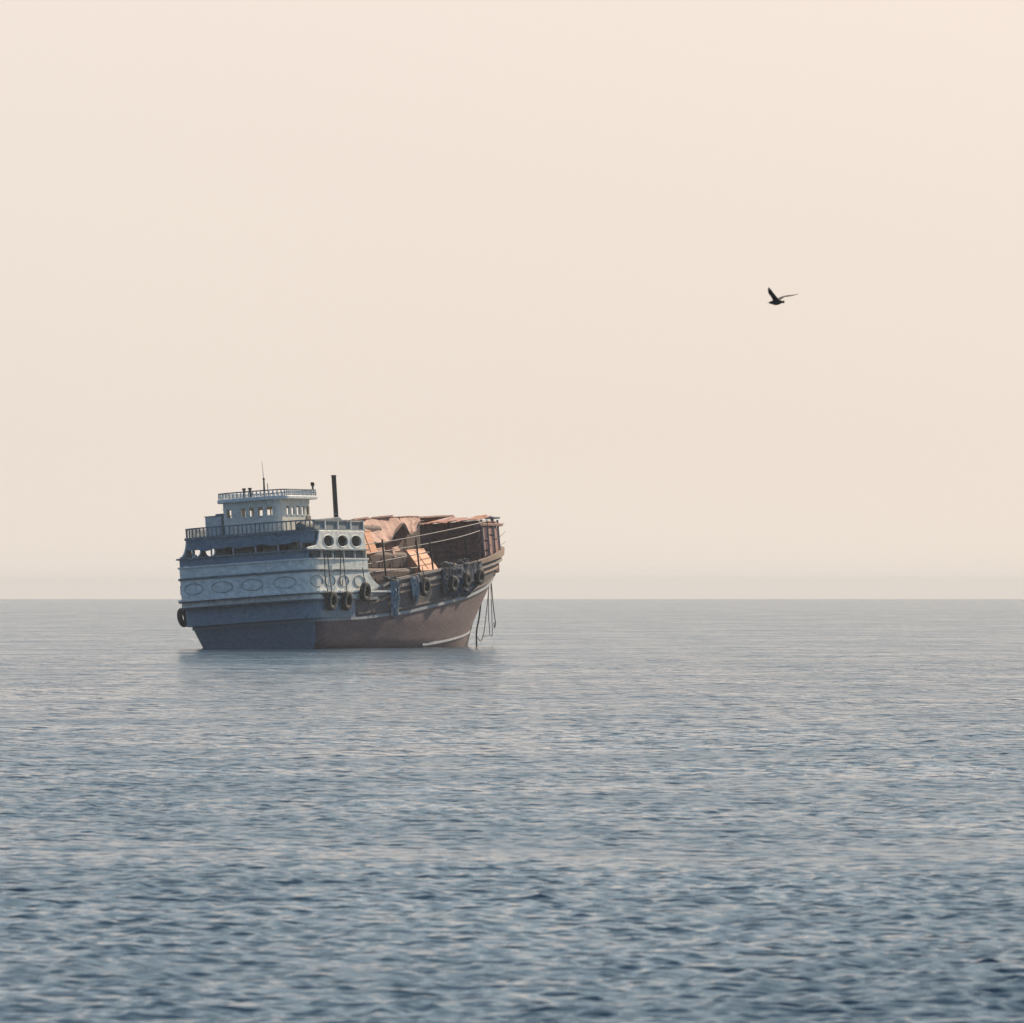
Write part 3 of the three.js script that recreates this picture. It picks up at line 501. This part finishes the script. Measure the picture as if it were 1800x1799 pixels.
// tyre fenders
{
  const tyre = (label, x, y, side, drop, Rr = .48) => {
    const h = sideAt(x, y), z = side * (h.z + (side > 0 ? (x > 18 ? .5 : .34) : .5)), t = thing('tyre_fender', label, 'tyre', [x, y, z]);
    const prof = []; for (let i = 0; i <= 14; i++) { const a = i / 14 * 2 * Math.PI; prof.push(new THREE.Vector2(Rr + .19 * Math.sign(Math.cos(a)) * Math.pow(Math.abs(Math.cos(a)), .7), .17 * Math.sign(Math.sin(a)) * Math.pow(Math.abs(Math.sin(a)), .7))); }
    part('tyre', new THREE.LatheGeometry(prof, 28).rotateX(Math.PI / 2).rotateX(side * .12), M.rubber, t);
    part('rope', tube([V(0, Rr - .12, 0), V(.02, Rr + .22, side * .02), V(-.05, Rr + drop * .5, -side * .02), V(0, Rr + drop, -side * .1)], .035, 20, 6), M.darkRope, t);
  };
  tyre('black tyre fender hanging aftmost under the white gallery, starboard side', .1, 2.85, 1, 2.7);
  tyre('black tyre fender hanging beside the aftmost one under the white gallery', 2.4, 2.85, 1, 2.7);
  tyre('black tyre fender hanging higher at the fore end of the white gallery', 5.1, 3.45, 1, 1.2);
  tyre('black tyre fender hanging alone amidships below the tipped crate', 14.5, 3.8, 1, .9);
  tyre('black tyre fender aftmost of the three over the blue net', 19.2, 4.0, 1, .75, .40);
  tyre('black tyre fender in the middle of the three over the blue net', 21.9, 4.3, 1, .8, .34);
  tyre('black tyre fender nearest the bow rim over the blue net', 24.9, 4.55, 1, .8, .40);
  tyre('black tyre fender on the far side of the stern seen edge on', -.3, 2.45, -1, .7);
}
// nets and cloth bundled over the side, following the planking
{
  const drape = (label, name, cat, x0, x1, top, bot, bulge, m) => {
    const nx = 36, ny = 22, pos = [], idx = [], t = thing(name, label, cat, [0, 0, 0]);
    for (let i = 0; i <= nx; i++) for (let j = 0; j <= ny; j++) {
      const u = i / nx, v = j / ny, x = lerp(x0, x1, u) + .35 * fbm(u * 3 + x0, v * 4, 1), ys = sheerAt(x) + top, yb = bot + 1.1 * fbm(u * 6 + x0, .5, 7, 4) + 1.2 * Math.pow(Math.abs(u * 2 - 1), 4);
      const y = lerp(ys, Math.min(yb + (sheerAt(x) - sheerAt((x0 + x1) / 2)), ys - .2), v), h = sideAt(x, Math.min(y, sheerAt(x)));
      const edge = Math.min(1, 5 * Math.min(u, 1 - u)) * Math.min(1, 6 * (1 - v) + .15);
      pos.push(h.x, y, h.z + .16 + edge * bulge * (.35 + 2.6 * Math.abs(fbm(u * 6 + x0, v * 5, 3, 3)) + .06 * Math.sin(u * 13 + 3 * v)));
      if (i && j) { const o = i * (ny + 1) + j; idx.push(o, o - 1, o - ny - 1, o - 1, o - ny - 2, o - ny - 1); }
    }
    const g = new THREE.BufferGeometry(); g.setAttribute('position', new THREE.Float32BufferAttribute(pos, 3)); g.setIndex(idx); g.computeVertexNormals(); part('folds', g, m, t);
    for (const u of [.25, .7]) { const x = lerp(x0, x1, u), h = sideAt(x, sheerAt(x)); part('lashing', tube([V(x, sheerAt(x) + .16, h.z - .1), V(x, sheerAt(x) + .05, h.z + .45), V(x + .05, sheerAt(x) - .5, h.z + .5)], .035, 14, 5), M.rope, t); }
  };
  drape('dark blue fishing net bundled over the bow side', 'net_bundle', 'net', 18.6, 26.4, .12, 3.25, .26, M.net);
  drape('narrow dark net hanging down the side behind the boot of the gallery', 'net_bundle', 'net', 9.4, 10.7, .05, 1.75, .2, M.canvas);
  drape('dark cloth hung beside the lone amidships tyre', 'cloth_bundle', 'cloth', 12.6, 14.0, .0, 3.0, .15, M.canvas);
  drape('grey blue rag netting hanging at the edge of the blue net', 'net_bundle', 'net', 17.9, 18.8, .08, 3.2, .2, M.greyNet);
  // tangled rope heaps on the cap rail
  for (const [x, l, n] of [[19.4, 'tangled grey rope heap on the rail above the blue net', 46], [22.4, 'loose rope coil on the rail nearer the bow', 22], [9.6, 'rope heap on the rail at the end of the white gallery', 24]]) {
    const h = sideAt(x, sheerAt(x)), t = thing('rope_heap', l, 'rope', [x, sheerAt(x) + .12, h.z - .05]), pts = [];
    for (let i = 0; i < n; i++) pts.push(V(rr(-.75, .75), Math.abs(rr(-.3, .38)), rr(-.26, .32))); part('coil', tube(pts, .05, n * 7, 5), M.greyNet, t); part('rope_end', tube([V(.3, .1, .2), V(.35, -.1, .42), V(.32, -.9, .45)], .04, 14, 5), M.greyNet, t);
  }
}
// ropes hanging from the bow and down the gallery
{
  const hang = (label, pts, r, m = M.darkRope) => { const t = thing('hanging_rope', label, 'rope', pts[0]); const o = V(...pts[0]); part('line', tube(pts.map(p => V(...p).sub(o)), r, 50, 6), m, t); };
  hang('thick mooring rope running straight down from the bow into the sea', [[32.95, 4.2, 1.5], [32.75, 3.4, 1.35], [32.35, 1.8, 1.2], [32.05, .9, 1.1], [31.90, -.4, 1.1]], .065);
  hang('long slack rope loop hanging from the bow rim towards the water', [[35.05, 5.2, 1.1], [34.45, 4.3, 1.2], [33.85, 2.2, 1.1], [33.25, .65, 1.05], [32.75, .25, 1.05], [32.25, .5, 1.05]], .032, M.rope);
  hang('slack rope loop with a level bottom hanging below the stem', [[35.15, 5.3, 1.0], [34.75, 4.0, 1.0], [34.85, 2.2, .8], [35.05, .75, .7], [34.25, .62, .8], [33.30, .64, .95]], .03, M.rope);
  hang('thin rope hanging plumb beside the stem', [[36.15, 5.6, .75], [35.80, 4.4, .7], [35.75, 2.2, .65], [35.60, .6, .62], [35.25, .7, .66]], .03, M.rope);
  hang('rope with a knotted end hanging outermost from the stem', [[37.05, 6.3, .4], [36.45, 5.0, .45], [36.45, 3.4, .45], [36.60, 2.0, .45], [36.70, 1.5, .45], [36.45, 1.2, .45], [36.45, 1.6, .45]], .036);
  hang('thin rope hanging over the gallery wall aftmost', [[-.5, 6.35, 5.38], [-.45, 5.9, 5.42], [-.3, 5.2, 5.34], [-.35, 4.4, 5.34], [-.2, 3.4, 5.42]], .035);
  hang('thin rope hanging over the gallery wall beside the middle oval panels', [[2.0, 6.35, 5.38], [2.05, 5.9, 5.42], [2.1, 5.2, 5.34], [1.95, 4.0, 5.34], [2.2, 3.9, 5.34], [2.3, 4.3, 5.34]], .035);
}

// ---------------------------------------------------------------- the bird, 205 m out
{
  const D = 205, at = (px, py) => V((px - 900) / 15600 * D, EYE - (py - LEVEL) / 15600 * D, -D);
  const c = at(1365, 530), t = new THREE.Group(); t.name = 'flying_bird'; t.userData = { label: 'dark bird flying over the sea with raised wings', category: 'bird' }; t.position.copy(c); scene.add(t);
  const gs = [];
  // body along its heading: towards the left and a little to the viewer
  const prof = [[0, -.165], [.020, -.158], [.033, -.135], [.036, -.112], [.044, -.09], [.062, -.045], [.068, 0], [.058, .055], [.036, .11], [.024, .14], [.034, .185], [.0, .19]].map(q => new THREE.Vector2(q[0], q[1]));
  const body = new THREE.LatheGeometry(prof, 16).scale(1, 1, .9).rotateZ(-Math.PI / 2).rotateZ(.06).translate(0, -.02, 0); gs.push(body);
  // wings: sections from root to tip {x, y, z, chord, thickness, twist}; the chord lies along the heading
  const wing = sec => {
    const n = 10, pos = [], idx = [];
    sec.forEach(([x, y, z, ch, th, tw], i) => { for (let j = 0; j < n; j++) { const a = j / n * 2 * Math.PI, cx = Math.cos(a), sy = Math.sin(a); pos.push(x + cx * ch / 2 * Math.cos(tw), y + cx * ch / 2 * Math.sin(tw) + sy * th * (1 - .3 * cx) + .012 * (1 - cx * cx), z); if (i) { const k = (j + 1) % n, o = (i - 1) * n; idx.push(o + j, o + k, o + n + j, o + k, o + n + k, o + n + j); } } });
    const g = new THREE.BufferGeometry(); g.setAttribute('position', new THREE.Float32BufferAttribute(pos, 3)); g.setIndex(idx); g.computeVertexNormals(); return g;
  };
  gs.push(wing([[.0, .01, .0, .16, .022, 0], [-.035, .07, .09, .13, .018, .1], [-.085, .13, .17, .115, .014, .2], [-.13, .18, .24, .105, .011, .35], [-.165, .24, .29, .085, .008, .5], [-.185, .285, .32, .05, .005, .6], [-.19, .305, .33, .015, .003, .6]]));
  gs.push(wing([[.01, .01, .0, .16, .022, .2], [.06, .045, -.10, .16, .018, .25], [.13, .095, -.20, .15, .014, .22], [.24, .13, -.33, .14, .011, .25], [.36, .145, -.45, .11, .008, .3], [.46, .165, -.52, .06, .005, .3], [.51, .18, -.55, .015, .003, .3]]));
  part('body', gs, M.bird, t); part('beak', new THREE.ConeGeometry(.014, .06, 8).rotateZ(Math.PI / 2).translate(-.185, -.03, 0), M.birdPale, t);
}
renderer.render(scene, camera);
